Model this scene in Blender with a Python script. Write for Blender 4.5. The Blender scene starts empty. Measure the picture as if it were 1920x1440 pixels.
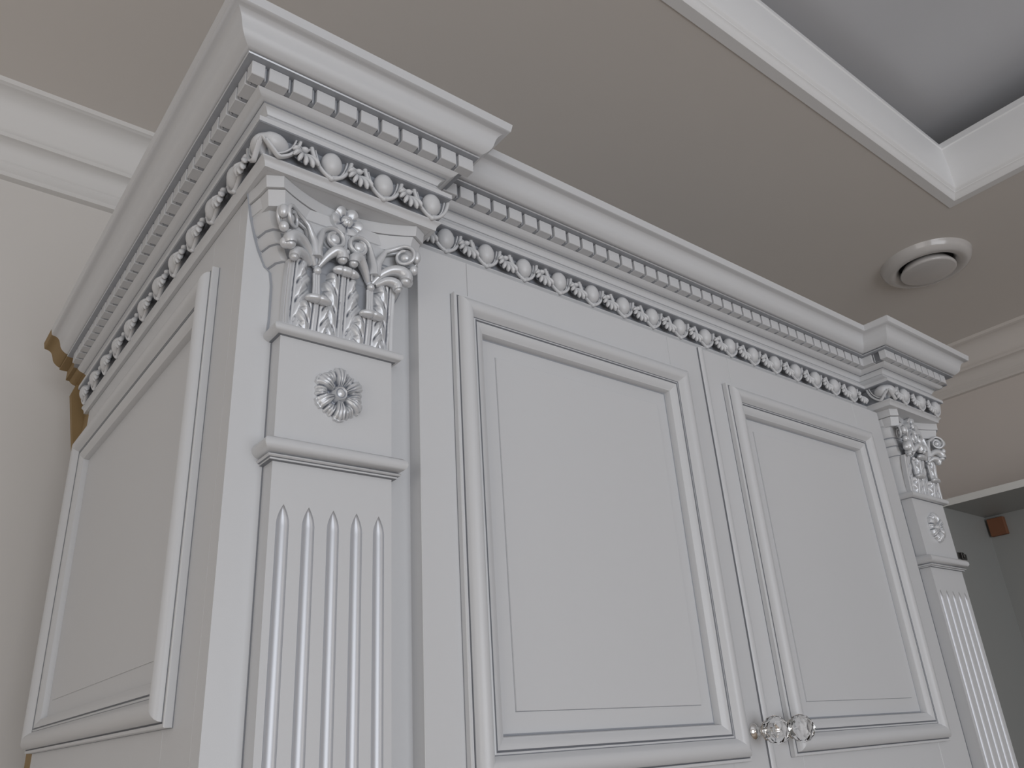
import bpy, math, random
from mathutils import Vector, Matrix
PI = math.pi
random.seed(4)
sc = bpy.context.scene
col = sc.collection
sc.view_settings.view_transform = 'Standard'
sc.view_settings.look = 'None'
sc.view_settings.gamma = 1.0
sc.view_settings.use_curve_mapping = False
sc.view_settings.exposure = 0.0

# ---------------------------------------------------------------- camera
FOC = 1507.288
RC = ((0.78510968, -0.61626729, -0.06178529),
      (0.21021257, 0.35897633, -0.90936608),
      (0.58259202, 0.70096407, 0.41138292))          # rows: right, down, forward
cam = bpy.data.objects.new('camera', bpy.data.cameras.new('camera'))
col.objects.link(cam)
right, down, fwd = (Vector(r) for r in RC)
M = Matrix((right, -down, -fwd)).transposed().to_4x4()
M.translation = Vector((-0.203, -0.600, 1.75))
cam.matrix_world = M
cam.data.sensor_fit = 'HORIZONTAL'
cam.data.sensor_width = 36.0
cam.data.lens = FOC * 36.0 / 1920.0
cam.data.clip_start = 0.02
sc.camera = cam

# ---------------------------------------------------------------- room dimensions
ZC = 2.831            # ceiling
YB = 0.78             # back wall
XR = 2.44             # right wall
XL = -2.6
YF = -3.4             # window wall behind the camera
TX, TY = 1.582, -0.083   # corner of the recessed ceiling field

# ---------------------------------------------------------------- light
w = bpy.data.worlds.new('world'); sc.world = w; w.use_nodes = True
wn = w.node_tree.nodes; wn.clear()
bg = wn.new('ShaderNodeBackground'); ow = wn.new('ShaderNodeOutputWorld')
bg.inputs[0].default_value = (0.80, 0.88, 1.0, 1); bg.inputs[1].default_value = 0.4
w.node_tree.links.new(bg.outputs[0], ow.inputs[0])

def area(name, loc, target, sx, sy, energy, color):
    l = bpy.data.lights.new(name, 'AREA'); l.shape = 'RECTANGLE'; l.size = sx; l.size_y = sy
    l.energy = energy; l.color = color
    o = bpy.data.objects.new(name, l); col.objects.link(o); o.location = loc
    d = Vector(target) - Vector(loc)
    o.rotation_euler = d.to_track_quat('-Z', 'Y').to_euler()
    return o
# daylight through the window in the wall behind the camera
WX0, WX1, WZ0, WZ1 = -1.7, 1.1, 0.70, 2.50
WY0, WY1 = -2.3, -0.6        # span of the fill lamp added at the left, no window there
area('window_daylight', ((WX0 + WX1) / 2, YF + 0.03, (WZ0 + WZ1) / 2), ((WX0 + WX1) / 2, 0, (WZ0 + WZ1) / 2), WX1 - WX0, WZ1 - WZ0, 46, (0.93, 0.955, 1.0))
area('side_fill_lamp', (XL + 0.03, (WY0 + WY1) / 2, (WZ0 + WZ1) / 2), (0.0, (WY0 + WY1) / 2, (WZ0 + WZ1) / 2), WY1 - WY0, WZ1 - WZ0, 13, (1.0, 0.965, 0.92))  # added fill lamp that brightens the wardrobe's side

# ---------------------------------------------------------------- materials
def mat(name, color, rough=0.5, metal=0.0, bump=0.0, bscale=200.0, coat=0.0, spec=0.5, trans=0.0, ior=1.5, mottle=0.0):
    m = bpy.data.materials.new(name); m.use_nodes = True
    nt = m.node_tree; b = nt.nodes['Principled BSDF']
    b.inputs['Base Color'].default_value = (*color, 1); b.inputs['Roughness'].default_value = rough
    b.inputs['Metallic'].default_value = metal; b.inputs['Coat Weight'].default_value = coat
    b.inputs['Specular IOR Level'].default_value = spec
    b.inputs['Transmission Weight'].default_value = trans; b.inputs['IOR'].default_value = ior
    tc = nt.nodes.new('ShaderNodeTexCoord')
    if mottle:
        n = nt.nodes.new('ShaderNodeTexNoise'); n.inputs['Scale'].default_value = 6; n.inputs['Detail'].default_value = 3
        r = nt.nodes.new('ShaderNodeMixRGB'); r.blend_type = 'MIX'
        r.inputs[1].default_value = (*color, 1); r.inputs[2].default_value = (*[c * (1 - mottle) for c in color], 1)
        nt.links.new(tc.outputs['Object'], n.inputs['Vector']); nt.links.new(n.outputs[0], r.inputs[0])
        nt.links.new(r.outputs[0], b.inputs['Base Color'])
    if bump:
        n = nt.nodes.new('ShaderNodeTexNoise'); n.inputs['Scale'].default_value = bscale; n.inputs['Detail'].default_value = 2
        bp = nt.nodes.new('ShaderNodeBump'); bp.inputs['Strength'].default_value = bump; bp.inputs['Distance'].default_value = 0.001
        nt.links.new(tc.outputs['Object'], n.inputs['Vector']); nt.links.new(n.outputs[0], bp.inputs['Height'])
        nt.links.new(bp.outputs[0], b.inputs['Normal'])
    return m

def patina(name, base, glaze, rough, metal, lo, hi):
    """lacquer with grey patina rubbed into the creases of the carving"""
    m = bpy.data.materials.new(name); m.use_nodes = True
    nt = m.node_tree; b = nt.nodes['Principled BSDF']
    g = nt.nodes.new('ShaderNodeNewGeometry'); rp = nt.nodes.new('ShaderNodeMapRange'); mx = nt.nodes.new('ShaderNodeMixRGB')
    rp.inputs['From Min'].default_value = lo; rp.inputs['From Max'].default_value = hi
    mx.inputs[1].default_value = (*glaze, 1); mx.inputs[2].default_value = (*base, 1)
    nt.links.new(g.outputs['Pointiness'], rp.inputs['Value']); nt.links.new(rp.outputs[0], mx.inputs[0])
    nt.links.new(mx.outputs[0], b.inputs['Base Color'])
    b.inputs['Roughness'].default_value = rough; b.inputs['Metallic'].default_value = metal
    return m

WHITE = mat('white_lacquer', (0.625, 0.630, 0.640), 0.36, bump=0.04, bscale=900)
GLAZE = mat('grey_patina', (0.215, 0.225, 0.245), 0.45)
SILVF = mat('flute_silver_paint', (0.56, 0.57, 0.595), 0.42, metal=0.5)
GLAZEL_SHADE = mat('light_grey_patina_and_shade', (0.33, 0.345, 0.375), 0.45)  # grey glaze, also used for painted shade round the panels
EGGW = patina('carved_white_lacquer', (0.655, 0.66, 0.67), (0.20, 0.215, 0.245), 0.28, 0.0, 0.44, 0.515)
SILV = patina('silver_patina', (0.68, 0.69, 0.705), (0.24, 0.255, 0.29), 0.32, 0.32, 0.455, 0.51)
SILVR = mat('silver_paint', (0.60, 0.615, 0.64), 0.33, metal=0.45)
MDF = mat('raw_fibreboard', (0.33, 0.225, 0.105), 0.85, bump=0.2, bscale=500, mottle=0.25)
WALLR = mat('shaded_beige_paint', (0.685, 0.625, 0.580), 0.8, bump=0.08, bscale=60, mottle=0.03)  # right wall's shade put into a darker, warmer base colour
TRIMR = mat('shaded_moulding_paint', (0.70, 0.655, 0.615), 0.55)  # shade on the right-hand cornice put into its colour
WALL = mat('beige_wall_paint', (0.72, 0.695, 0.665), 0.8, bump=0.08, bscale=60, mottle=0.03)
CEIL = mat('ceiling_paint', (0.735, 0.695, 0.655), 0.8, bump=0.05, bscale=60, mottle=0.03)
TRAYC = mat('stretch_ceiling', (0.69, 0.70, 0.73), 0.3, mottle=0.02)
TRIM = mat('white_moulding_paint', (0.74, 0.73, 0.715), 0.55)
TRIMW = mat('bright_moulding_paint', (0.86, 0.86, 0.86), 0.5)
VENTM = mat('white_plastic', (0.62, 0.60, 0.585), 0.22, coat=0.5)
DARK = mat('black_void', (0.015, 0.015, 0.015), 0.8)
UNITM = mat('shaded_white_board', (0.34, 0.345, 0.335), 0.5)  # shade inside the open cabinet put into the boards' colour
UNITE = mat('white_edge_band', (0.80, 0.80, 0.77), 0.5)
BLOCK = mat('brown_board', (0.24, 0.10, 0.05), 0.8, mottle=0.2)
CHROME = mat('chrome', (0.85, 0.84, 0.82), 0.08, metal=1.0)
CRYST = mat('crystal', (1, 1, 1), 0.0, trans=1.0, ior=1.50)
HINGE = mat('dark_hinge', (0.10, 0.095, 0.09), 0.35, metal=0.8)
FLOOR = mat('wood_floor', (0.42, 0.33, 0.25), 0.4, mottle=0.3)

# ---------------------------------------------------------------- mesh helpers
class MB:
    def __init__(s): s.v = []; s.f = []; s.m = []
    def add(s, vs, fs, mi=0):
        n = len(s.v); s.v += [tuple(p) for p in vs]
        for k, f in enumerate(fs):
            s.f.append(tuple(i + n for i in f)); s.m.append(mi[k] if isinstance(mi, (list, tuple)) else mi)
    def box(s, a, b, mi=0, bev=0.0):
        x0, y0, z0 = a; x1, y1, z1 = b
        if bev <= 0:
            vs = [(x0,y0,z0),(x1,y0,z0),(x1,y1,z0),(x0,y1,z0),(x0,y0,z1),(x1,y0,z1),(x1,y1,z1),(x0,y1,z1)]
            s.add(vs, [(0,3,2,1),(4,5,6,7),(0,1,5,4),(1,2,6,5),(2,3,7,6),(3,0,4,7)], mi); return
        e = bev; vs = []; idx = {}
        c = ((x0, x1), (y0, y1), (z0, z1))
        for ax in range(3):
            for i in (0, 1):
                for j in (0, 1):
                    for k in (0, 1):
                        p = [c[0][i], c[1][j], c[2][k]]
                        for q, t in zip(range(3), (i, j, k)):
                            if q != ax: p[q] += e if t == 0 else -e
                        idx[(ax, i, j, k)] = len(vs); vs.append(p)
        fs = []
        for ax in range(3):
            o = [q for q in range(3) if q != ax]
            for t in (0, 1):
                def key(u, w_):
                    K = [0, 0, 0]; K[ax] = t; K[o[0]] = u; K[o[1]] = w_; return idx[(ax, *K)]
                fs.append((key(0,0), key(1,0), key(1,1), key(0,1)))
        for a1 in range(3):
            for a2 in range(a1 + 1, 3):
                a3 = 3 - a1 - a2
                for t1 in (0, 1):
                    for t2 in (0, 1):
                        def key(ax, u):
                            K = [0, 0, 0]; K[a1] = t1; K[a2] = t2; K[a3] = u; return idx[(ax, *K)]
                        fs.append((key(a1,0), key(a1,1), key(a2,1), key(a2,0)))
        for i in (0, 1):
            for j in (0, 1):
                for k in (0, 1): fs.append((idx[(0,i,j,k)], idx[(1,i,j,k)], idx[(2,i,j,k)]))
        s.add(vs, fs, mi)
    def grid(s, rows, mi=0, closed_u=False, closed_v=False):
        R, Cn = len(rows), len(rows[0]); vs = [p for r in rows for p in r]; fs = []
        for i in range(R - (0 if closed_v else 1)):
            for j in range(Cn - (0 if closed_u else 1)):
                i2 = (i + 1) % R; j2 = (j + 1) % Cn
                fs.append((i*Cn+j, i*Cn+j2, i2*Cn+j2, i2*Cn+j))
        s.add(vs, fs, mi)
    def tube(s, pts, rad, n=8, mi=0, up=(0, 0, 1), flat=1.0):
        pts = [Vector(p) for p in pts]; rows = []; up = Vector(up)
        for i, p in enumerate(pts):
            t = (pts[min(i + 1, len(pts) - 1)] - pts[max(i - 1, 0)]).normalized()
            a = t.cross(up); a = a.normalized() if a.length > 1e-6 else Vector((1, 0, 0))
            b = a.cross(t).normalized(); r = rad[i] if isinstance(rad, (list, tuple)) else rad
            rows.append([p + a * (r * math.cos(2*PI*k/n)) + b * (r * flat * math.sin(2*PI*k/n)) for k in range(n)])
        s.grid(rows, mi, closed_u=True)
        s.add(rows[0], [tuple(range(n))[::-1]], mi); s.add(rows[-1], [tuple(range(n))], mi)
    def ball(s, c, r, seg=16, rings=10, mi=0):
        rx, ry, rz = (r, r, r) if not isinstance(r, (tuple, list)) else r
        rows = []
        for i in range(1, rings):
            th = PI * i / rings
            rows.append([(c[0] + rx*math.sin(th)*math.cos(2*PI*k/seg), c[1] + ry*math.sin(th)*math.sin(2*PI*k/seg), c[2] + rz*math.cos(th)) for k in range(seg)])
        n = len(s.v); s.grid(rows, mi, closed_u=True)
        m = len(s.v); s.v += [(c[0], c[1], c[2] + rz), (c[0], c[1], c[2] - rz)]
        for k in range(seg):
            s.f.append((m, n + k, n + (k + 1) % seg)); s.m.append(mi)
            b = n + (rings - 2) * seg; s.f.append((m + 1, b + (k + 1) % seg, b + k)); s.m.append(mi)
    def lathe(s, prof, c, axis='z', n=32, mi=0):
        """prof: list of (radius, offset along axis)"""
        rows = []
        for (r, h) in prof:
            row = []
            for k in range(n):
                a = 2*PI*k/n; u, v_ = r*math.cos(a), r*math.sin(a)
                row.append((c[0]+u, c[1]+v_, c[2]+h) if axis == 'z' else (c[0]+u, c[1]+h, c[2]+v_))
            rows.append(row)
        s.grid(rows, mi, closed_u=True)
    def prism(s, poly, z0, z1, mi=0):
        n = len(poly)
        vs = [(x, y, z0) for x, y in poly] + [(x, y, z1) for x, y in poly]
        s.add(vs, [tuple(range(n))[::-1], tuple(range(n, 2*n))] + [(i, (i+1) % n, n+(i+1) % n, n+i) for i in range(n)], mi)
    def xf(s, fn): s.v = [tuple(fn(*p)) for p in s.v]; return s

W = {}      # world position of each linked object
def recalc(me):
    import bmesh
    b = bmesh.new(); b.from_mesh(me); bmesh.ops.recalc_face_normals(b, faces=b.faces); b.to_mesh(me); b.free()

def meshof(name, mb, mats, smooth=None, fix=True):
    me = bpy.data.meshes.new(name); me.from_pydata(mb.v, [], mb.f); me.update()
    for m in (mats if isinstance(mats, (list, tuple)) else [mats]): me.materials.append(m)
    for p, mi in zip(me.polygons, mb.m): p.material_index = mi
    if fix: recalc(me)
    if smooth is not None:
        me.shade_smooth(); me.set_sharp_from_angle(angle=math.radians(smooth))
    return me

def place(name, me, loc=(0, 0, 0), parent=None, rz=0.0):
    o = bpy.data.objects.new(name, me); col.objects.link(o)
    loc = Vector(loc); W[o] = loc
    o.location = loc - (W[parent] if parent else Vector())
    o.rotation_euler.z = rz
    if parent: o.parent = parent
    return o

def build(name, mb, mats, parent=None, smooth=30, center=True, fix=True):
    """link a world-space mesh builder as one object, its origin at the middle of its bounds"""
    if center:
        xs, ys, zs = zip(*mb.v); c = Vector(((min(xs)+max(xs))/2, (min(ys)+max(ys))/2, (min(zs)+max(zs))/2))
    else: c = Vector()
    mb.v = [(p[0]-c.x, p[1]-c.y, p[2]-c.z) for p in mb.v]
    return place(name, meshof(name, mb, mats, smooth, fix), c, parent)

def tag(o, label=None, cat=None, group=None, kind=None):
    if label: o['label'] = label
    if cat: o['category'] = cat
    if group: o['group'] = group
    if kind: o['kind'] = kind
    return o

def sweep(mb, prof, path, mi=None, caps=True, side=1, closed=False):
    """prof: closed polygon [(projection, z)], path: [(x, y)], the profile projects to the left (side=1) of travel"""
    n = len(path); offs = []
    def nrm(a, b):
        d = Vector((b[0]-a[0], b[1]-a[1])).normalized(); return Vector((-d.y, d.x)) * side
    for i in range(n):
        if closed: n1 = nrm(path[i-1], path[i]); n2 = nrm(path[i], path[(i+1) % n])
        else:
            n1 = nrm(path[max(i-1, 0)], path[max(i-1, 0)+1]); n2 = nrm(path[min(i, n-2)], path[min(i, n-2)+1])
        offs.append((n1 + n2) / (1 + n1.dot(n2)))
    k = len(prof); vs = []; mi = (list(mi) + [0]*k)[:k] if mi else None
    for i in range(n):
        for p, z in prof: vs.append((path[i][0] + offs[i].x*p, path[i][1] + offs[i].y*p, z))
    fs = []; mm = []
    for i in range(n if closed else n-1):
        i2 = (i + 1) % n
        for j in range(k):
            j2 = (j+1) % k; fs.append((i*k+j, i*k+j2, i2*k+j2, i2*k+j)); mm.append(mi[j] if mi else 0)
    if caps and not closed:
        fs.append(tuple(range(k))); mm.append(0); fs.append(tuple(range((n-1)*k, n*k))[::-1]); mm.append(0)
    mb.add(vs, fs, mm)
    return mb

def arc(c, r, a0, a1, n):
    return [(c[0] + r*math.cos(math.radians(a0+(a1-a0)*i/n)), c[1] + r*math.sin(math.radians(a0+(a1-a0)*i/n))) for i in range(n+1)]

def smoothpts(P, sub=6):
    """catmull-rom through 2-D or 3-D points"""
    out = []; P = [Vector(p) for p in P]
    for i in range(len(P)-1):
        p0 = P[max(i-1, 0)]; p1 = P[i]; p2 = P[i+1]; p3 = P[min(i+2, len(P)-1)]
        for k in range(sub):
            t = k/sub
            out.append(0.5*((2*p1)+(p2-p0)*t+(2*p0-5*p1+4*p2-p3)*t*t+(3*p1-p0-3*p2+p3)*t**3))
    out.append(P[-1]); return [tuple(p) for p in out]

# ================================================================ THE ROOM
def struct(name, mb, m, parent=None, smooth=30):
    return tag(build(name, mb, m, parent, smooth), kind='structure')
T = 0.12
b = MB(); b.box((XL-T, YF-T, -0.1), (XR+T, YB+T, 0)); struct('floor', b, FLOOR)
b = MB(); b.box((XL-T, YB, 0), (XR+T, YB+T, ZC+0.5)); struct('wall_back', b, WALL)
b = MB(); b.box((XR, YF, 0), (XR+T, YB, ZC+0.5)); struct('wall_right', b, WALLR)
b = MB(); b.box((XL-T, YF, 0), (XL, YB, ZC+0.5)); struct('wall_left', b, WALL)
b = MB()
b.box((XL, YF-T, 0), (WX0, YF, ZC+0.5)); b.box((WX1, YF-T, 0), (XR, YF, ZC+0.5))
b.box((WX0, YF-T, 0), (WX1, YF, WZ0)); b.box((WX0, YF-T, WZ1), (WX1, YF, ZC+0.5)); struct('wall_front', b, WALL)
b = MB()
for x in (WX0, (WX0+WX1)/2-0.03, WX1-0.06): b.box((x, YF-0.08, WZ0), (x+0.06, YF-0.03, WZ1))
b.box((WX0, YF-0.08, WZ0), (WX1, YF-0.03, WZ0+0.06)); b.box((WX0, YF-0.08, WZ1-0.06), (WX1, YF-0.03, WZ1)); struct('window_1', b, TRIMW)
# ceiling with a recessed field whose corner shows at the upper right
RX0, RY0 = -1.9, -2.6
ce = MB()
ce.box((XL, TY, ZC), (XR, YB, ZC+0.1)); ce.box((TX, YF, ZC), (XR, TY, ZC+0.1))
ce.box((XL, YF, ZC), (TX, RY0, ZC+0.1)); ce.box((XL, RY0, ZC), (RX0, TY, ZC+0.1)); struct('ceiling', ce, CEIL)
b = MB(); b.box((XL, YF, ZC+0.235), (XR, YB, ZC+0.3)); struct('ceiling_recess', b, TRAYC)
# moulding lining the recess
tp = [(-0.0005, ZC-0.0015), (0.0022, ZC+0.0010), (0.0052, ZC+0.0065), (0.0085, ZC+0.0100), (0.0100, ZC+0.0108), (0.0104, ZC+0.0130), (0.0140, ZC+0.0165), (0.0155, ZC+0.0200)]
tp += [(0.0140+0.003*math.sin(PI*i/8), ZC+0.021+0.107*i/8) for i in range(1, 9)]
tp += [(0.016, ZC+0.131), (0.0125, ZC+0.148), (-0.02, ZC+0.148), (-0.02, ZC-0.0015)]
b = MB(); sweep(b, tp, [(TX, TY), (TX, RY0), (RX0, RY0), (RX0, TY)], closed=True, side=-1); struct('trim_3', b, TRIMW)
# cornice along the back and right walls
P = [(0.0902, 0), (0.0902, 0.0095), (0.086, 0.0105)]
P += smoothpts([(0.0850, 0.0113), (0.0745, 0.0140), (0.0640, 0.0210), (0.0560, 0.0320), (0.0500, 0.0460), (0.0455, 0.0600), (0.0440, 0.0690), (0.0455, 0.0755)], 4)
P += [(0.0465, 0.0768), (0.0465, 0.0848), (0.043, 0.0855)]
P += smoothpts([(0.0400, 0.0862), (0.0330, 0.0900), (0.0275, 0.0970), (0.0240, 0.1060), (0.0215, 0.1150)], 4)
P += [(0.0195, 0.1172), (0.0195, 0.121), (0.016, 0.127), (0.0125, 0.131), (0.0125, 0.139), (0.0, 0.1405), (-0.01, 0.1405), (-0.01, 0)]
prof = [(p, ZC - d) for p, d in P]
b = MB(); sweep(b, prof, [(XR, YB), (XL, YB)]); struct('trim_1', b, TRIM)
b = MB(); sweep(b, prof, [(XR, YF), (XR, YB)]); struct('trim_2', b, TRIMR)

# ---------------------------------------------------------------- ceiling air valve
VC = (1.790, 0.088)
vent = place('ceiling_vent', None, (VC[0], VC[1], ZC))
tag(vent, 'round white plastic air vent with a raised ring on the beige ceiling', 'vent')
pr = [(0.066, 0.0)] + [(0.066+0.0, -0.008)] + smoothpts([(0.068, -0.013), (0.078, -0.022), (0.092, -0.024), (0.104, -0.015), (0.110, 0.0)], 6)
b = MB(); b.lathe(pr, (VC[0], VC[1], ZC), n=64); build('vent_ring', b, VENTM, vent, 50)
b = MB(); b.lathe([(0.001, -0.0005), (0.067, -0.0005)], (VC[0], VC[1], ZC), n=48); build('vent_throat', b, DARK, vent, 50)
pr = [(0.001, -0.006), (0.052, -0.006), (0.058, -0.012), (0.0655, -0.024), (0.0668, -0.028), (0.0655, -0.0315), (0.062, -0.033), (0.001, -0.0335)]
b = MB(); b.lathe(pr, (VC[0], VC[1], ZC), n=64); build('vent_disc', b, VENTM, vent, 50)

# ---------------------------------------------------------------- open wall cabinet on the right wall
UX, UY, UB, UZ = 2.15, 0.367, 2.425, 2.312
un = place('open_cabinet', None, (UX+0.1, UY-0.4, 0.0))
tag(un, 'open white cabinet carcass without doors standing against the right wall', 'cabinet')
YE = -1.1
b = MB(); b.box((UX, YE, UZ-0.019), (UB, UY+0.018, UZ), bev=0.0006); build('top_board', b, UNITM, un)
b = MB(); b.box((UX-0.001, YE, UZ-0.019), (UX, UY+0.018, UZ)); build('edge_band', b, UNITE, un)
b = MB(); b.box((UX, UY, 0.08), (UB-0.006, UY+0.018, UZ-0.019)); build('side_panel', b, UNITM, un)
b = MB(); b.box((UX, YE, 0.08), (UB-0.006, YE+0.018, UZ-0.019)); build('side_panel', b, UNITM, un)
b = MB(); b.box((UB-0.006, YE, 0.08), (UB, UY+0.018, UZ-0.019)); build('back_panel', b, UNITM, un)
b = MB(); b.box((UX, YE, 0.0), (UB, UY+0.018, 0.08)); build('plinth', b, UNITM, un)
b = MB(); b.box((UX+0.005, YE+0.018, 1.35), (UB-0.006, UY, 1.368)); build('shelf', b, UNITM, un)
b = MB()
b.box((UX+0.004, UY-0.002, 2.1475), (UX+0.016, UY, 2.1650), bev=0.0005)
b.box((UX+0.019, UY-0.006, 2.1460), (UX+0.034, UY, 2.1655), bev=0.001)
b.box((UX+0.022, UY-0.010, 2.1500), (UX+0.030, UY-0.006, 2.1610), bev=0.001)
b.box((UX+0.037, UY-0.003, 2.1475), (UX+0.054, UY, 2.1630), bev=0.001)
build('hinge', b, HINGE, un)
bl = MB(); bl.box((2.402, 0.3135, 2.2320), (UB-0.0062, 0.3600, 2.2840), bev=0.0015)
blk = build('wooden_block', bl, BLOCK); tag(blk, 'small brown raw board block in the dark upper corner of the open cabinet', 'block')

# ================================================================ THE WARDROBE
A = 0.0408                      # how far the corner bays break forward
XE, XQ, XT = 0.169, 1.065, 1.2255
YW = 0.605                      # where the paint ends at the back
ZD = 2.2205                     # top of doors
wd = place('wardrobe', None, (0.61, 0.30, 0.0))
tag(wd, 'tall white classical wardrobe with carved capitals, fluted pilasters and silver-grey patina', 'wardrobe')
part = lambda n, mb, m, par=wd, smooth=30, **k: build(n, mb, m, par, smooth, **k)
PATH = [(0, YW), (0, -A), (XE, -A), (XE, 0), (XQ, 0), (XQ, -A), (XT, -A), (XT, YW)]
RAWP = [(0, YW+0.052), (0, YW)]

# carcass and base boards
b = MB(); b.box((0.004, 0.018, 0.0), (XT-0.004, YW-0.015, 2.33)); part('carcass', b, WHITE)
b = MB(); b.box((0.004, YW-0.015, 0.0), (0.022, YW+0.046, 2.30)); tag(part('raw_board', b, MDF), 'bare brown fibreboard edge at the back')
pl = [(-0.012, 2.290), (-0.018, 2.270), (-0.0005, 2.168), (-0.0005, 2.10), (0.012, 2.10), (0.012, 2.300), (-0.007, 2.300)]
b = MB(); b.prism([(x, z) for x, z in pl], 0.648, 0.660); b.xf(lambda x, y, z: (x, z, y)); tag(part('backing_board', b, MDF), 'bare brown board behind the cornice end')
b = MB(); b.box((0, 0, 0.0), (0.168, 0.0185, 2.2235)); part('corner_board', b, WHITE)
b = MB(); b.box((1.052, 0, 0.0), (XT, 0.0185, 2.2235)); part('corner_board', b, WHITE)
b = MB(); b.box((0.168, 0.004, 0.05), (1.052, 0.0185, 2.2235)); part('front_frame', b, GLAZEL_SHADE)
# frieze blocks behind the mouldings
b = MB()
b.box((0.0, -A, 2.2247), (XE, 0.02, 2.342)); b.box((XQ, -A, 2.2247), (XT, 0.02, 2.342)); b.box((0.0, 0.0, 2.2247), (XT, YW, 2.342))
part('frieze_block', b, WHITE)

# crown with cove, astragal, dentils and bed moulding
cr = [(0, 2.347), (0.0632, 2.347), (0.0643, 2.3458), (0.0626, 2.3372), (0.0612, 2.3362)]
cr += smoothpts([(0.0590, 2.3359), (0.0558, 2.3348), (0.0525, 2.3318), (0.0502, 2.3262), (0.0486, 2.3205), (0.0452, 2.3155), (0.0400, 2.3118), (0.0368, 2.3112)], 4)
n1 = len(cr)
cr += [(0.0352, 2.3106), (0.0350, 2.3102), (0.0366, 2.3102), (0.0379, 2.3098), (0.0383, 2.3090), (0.0376, 2.3080), (0.0350, 2.3075), (0.0235, 2.3074)]
mi = [0]*(n1-1) + [1, 1, 2, 2, 2, 2, 3, 3] + [0]
cr += [(0, 2.3074)]
b = MB(); sweep(b, cr, PATH, mi, side=-1); cw = part('crown_moulding', b, [WHITE, GLAZE, SILVR, GLAZEL_SHADE], smooth=32)
bd = [(0, 2.3074), (0.0272, 2.3074), (0.0272, 2.2930), (0.0216, 2.2929), (0.0216, 2.2925), (0.0222, 2.2922), (0.0212, 2.2912)]
bd += smoothpts([(0.0205, 2.2905), (0.0185, 2.2888), (0.0155, 2.2874), (0.0138, 2.2868)], 4)
k1 = len(bd)
bd += [(0.0126, 2.2867), (0.0124, 2.2856)]
bd += smoothpts([(0.0122, 2.2856), (0.0098, 2.2846), (0.0078, 2.2826), (0.0062, 2.2795)], 4)
bd += [(0.0045, 2.279), (0, 2.279)]
mi = [1, 1, 2, 1, 1, 0, 0] + [0]*(k1-7) + [1, 1]; mi += [0]*(len(bd)-len(mi))
b = MB(); sweep(b, bd, PATH, mi, side=-1); bed = part('bed_moulding', b, [WHITE, GLAZE, GLAZEL_SHADE], smooth=32)
eg = [(0, 2.279), (0.0052, 2.279)] + smoothpts([(0.0060, 2.2775), (0.0085, 2.2735), (0.0118, 2.2700), (0.0150, 2.2668)], 3)
k0 = len(eg)
eg += [(0.0165, 2.2655), (0.0165, 2.2605), (0.0155, 2.2597), (0.0040, 2.2593), (0.0032, 2.2500), (0.0036, 2.2385), (0.0060, 2.2340), (0.0082, 2.2334), (0.0082, 2.2322)]
mi = [0]*(k0+1) + [1, 1, 1, 1, 1, 1, 0, 0]
eg += smoothpts([(0.0078, 2.2318), (0.0058, 2.2300), (0.0046, 2.2275), (0.0042, 2.2250)], 3) + [(0.0040, 2.2243), (0, 2.2243)]
mi += [0]*(len(eg)-len(mi))
b = MB(); sweep(b, eg, PATH, mi, side=-1); ed = part('egg_and_dart_moulding', b, [WHITE, GLAZEL_SHADE], smooth=32)
# bare end of the crown and bed mouldings towards the wall
b = MB(); sweep(b, cr, RAWP, None, side=-1); sweep(b, bd, RAWP, None, side=-1)
tag(part('raw_moulding_end', b, MDF, cw, 32), 'unpainted brown fibreboard end of the moulding')

def on_path(side, t, p, z):
    """point at run coordinate t on a face of the wardrobe; gives location and rotation (local -y looks outwards)"""
    if side == 'front': return (t, -p, z), 0.0
    if side == 'bay': return (t, -A-p, z), 0.0
    if side == 'left': return (-p, t, z), -PI/2
    if side == 'right': return (XT+p, t, z), PI/2
    if side == 'bay_return': return (XQ-p, t, z), -PI/2
    if side == 'bay_return_r': return (XE+p, t, z), PI/2

# dentils
PD = 0.0225
b = MB(); b.box((-0.0090, -0.0107, -0.0074), (0.0090, 0.001, 0.0074), 0, bev=0.0005); dm = meshof('dentil', b, WHITE, None)
b = MB(); b.box((-0.0107, -0.0107, -0.0074), (0.0012, 0.0008, 0.0074), 0, bev=0.0005); dcm = meshof('dentil', b, WHITE, None)
b = MB(); b.tube([(-0.0002, -0.0068, -0.0068), (-0.0002, -0.0068, 0.0072)], 0.0010, 8, up=(1, 0, 0)); rib = meshof('dentil_rib', b, SILVR, 60)
def dent(side, t, me=dm, par=bed):
    loc, rz = on_path(side, t, 0.0215, 2.2998); return place('dentil', me, loc, par, rz)
def ribs(side, t):
    loc, rz = on_path(side, t, 0.0215, 2.2998); place('dentil_rib', rib, loc, bed, rz)
for i in range(9):
    t = -0.00745 + PD*i; dent('bay', t)
    if t - PD/2 > -0.02: ribs('bay', t - PD/2)
for gx in (9,): ribs('bay', -0.00745 + PD*(gx-0.5)); dent('bay', -0.00745 + PD*9-0.001)
place('dentil', dcm, (-0.0215, -A-0.0215, 2.2998), bed)
t = 0.2017
while t < 1.040:
    dent('front', t); ribs('front', t + PD/2); t += PD
ribs('front', 0.2017 - PD/2)
t = XQ - 0.0213
place('dentil', dcm, (XQ-0.0215, -A-0.0215, 2.2998), bed)
dent('bay_return', -0.0395)
ribs('bay_return', -0.0510); ribs('bay_return', -0.0255)
for i in range(9):
    t = 1.0543 + 0.0222*i; dent('bay', t); ribs('bay', t - PD/2)
t = -0.0488
while t < YW - 0.008:
    dent('left', t); ribs('left', t + PD/2); dent('right', t); t += PD
ribs('left', -0.0488 - PD/2)

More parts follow.
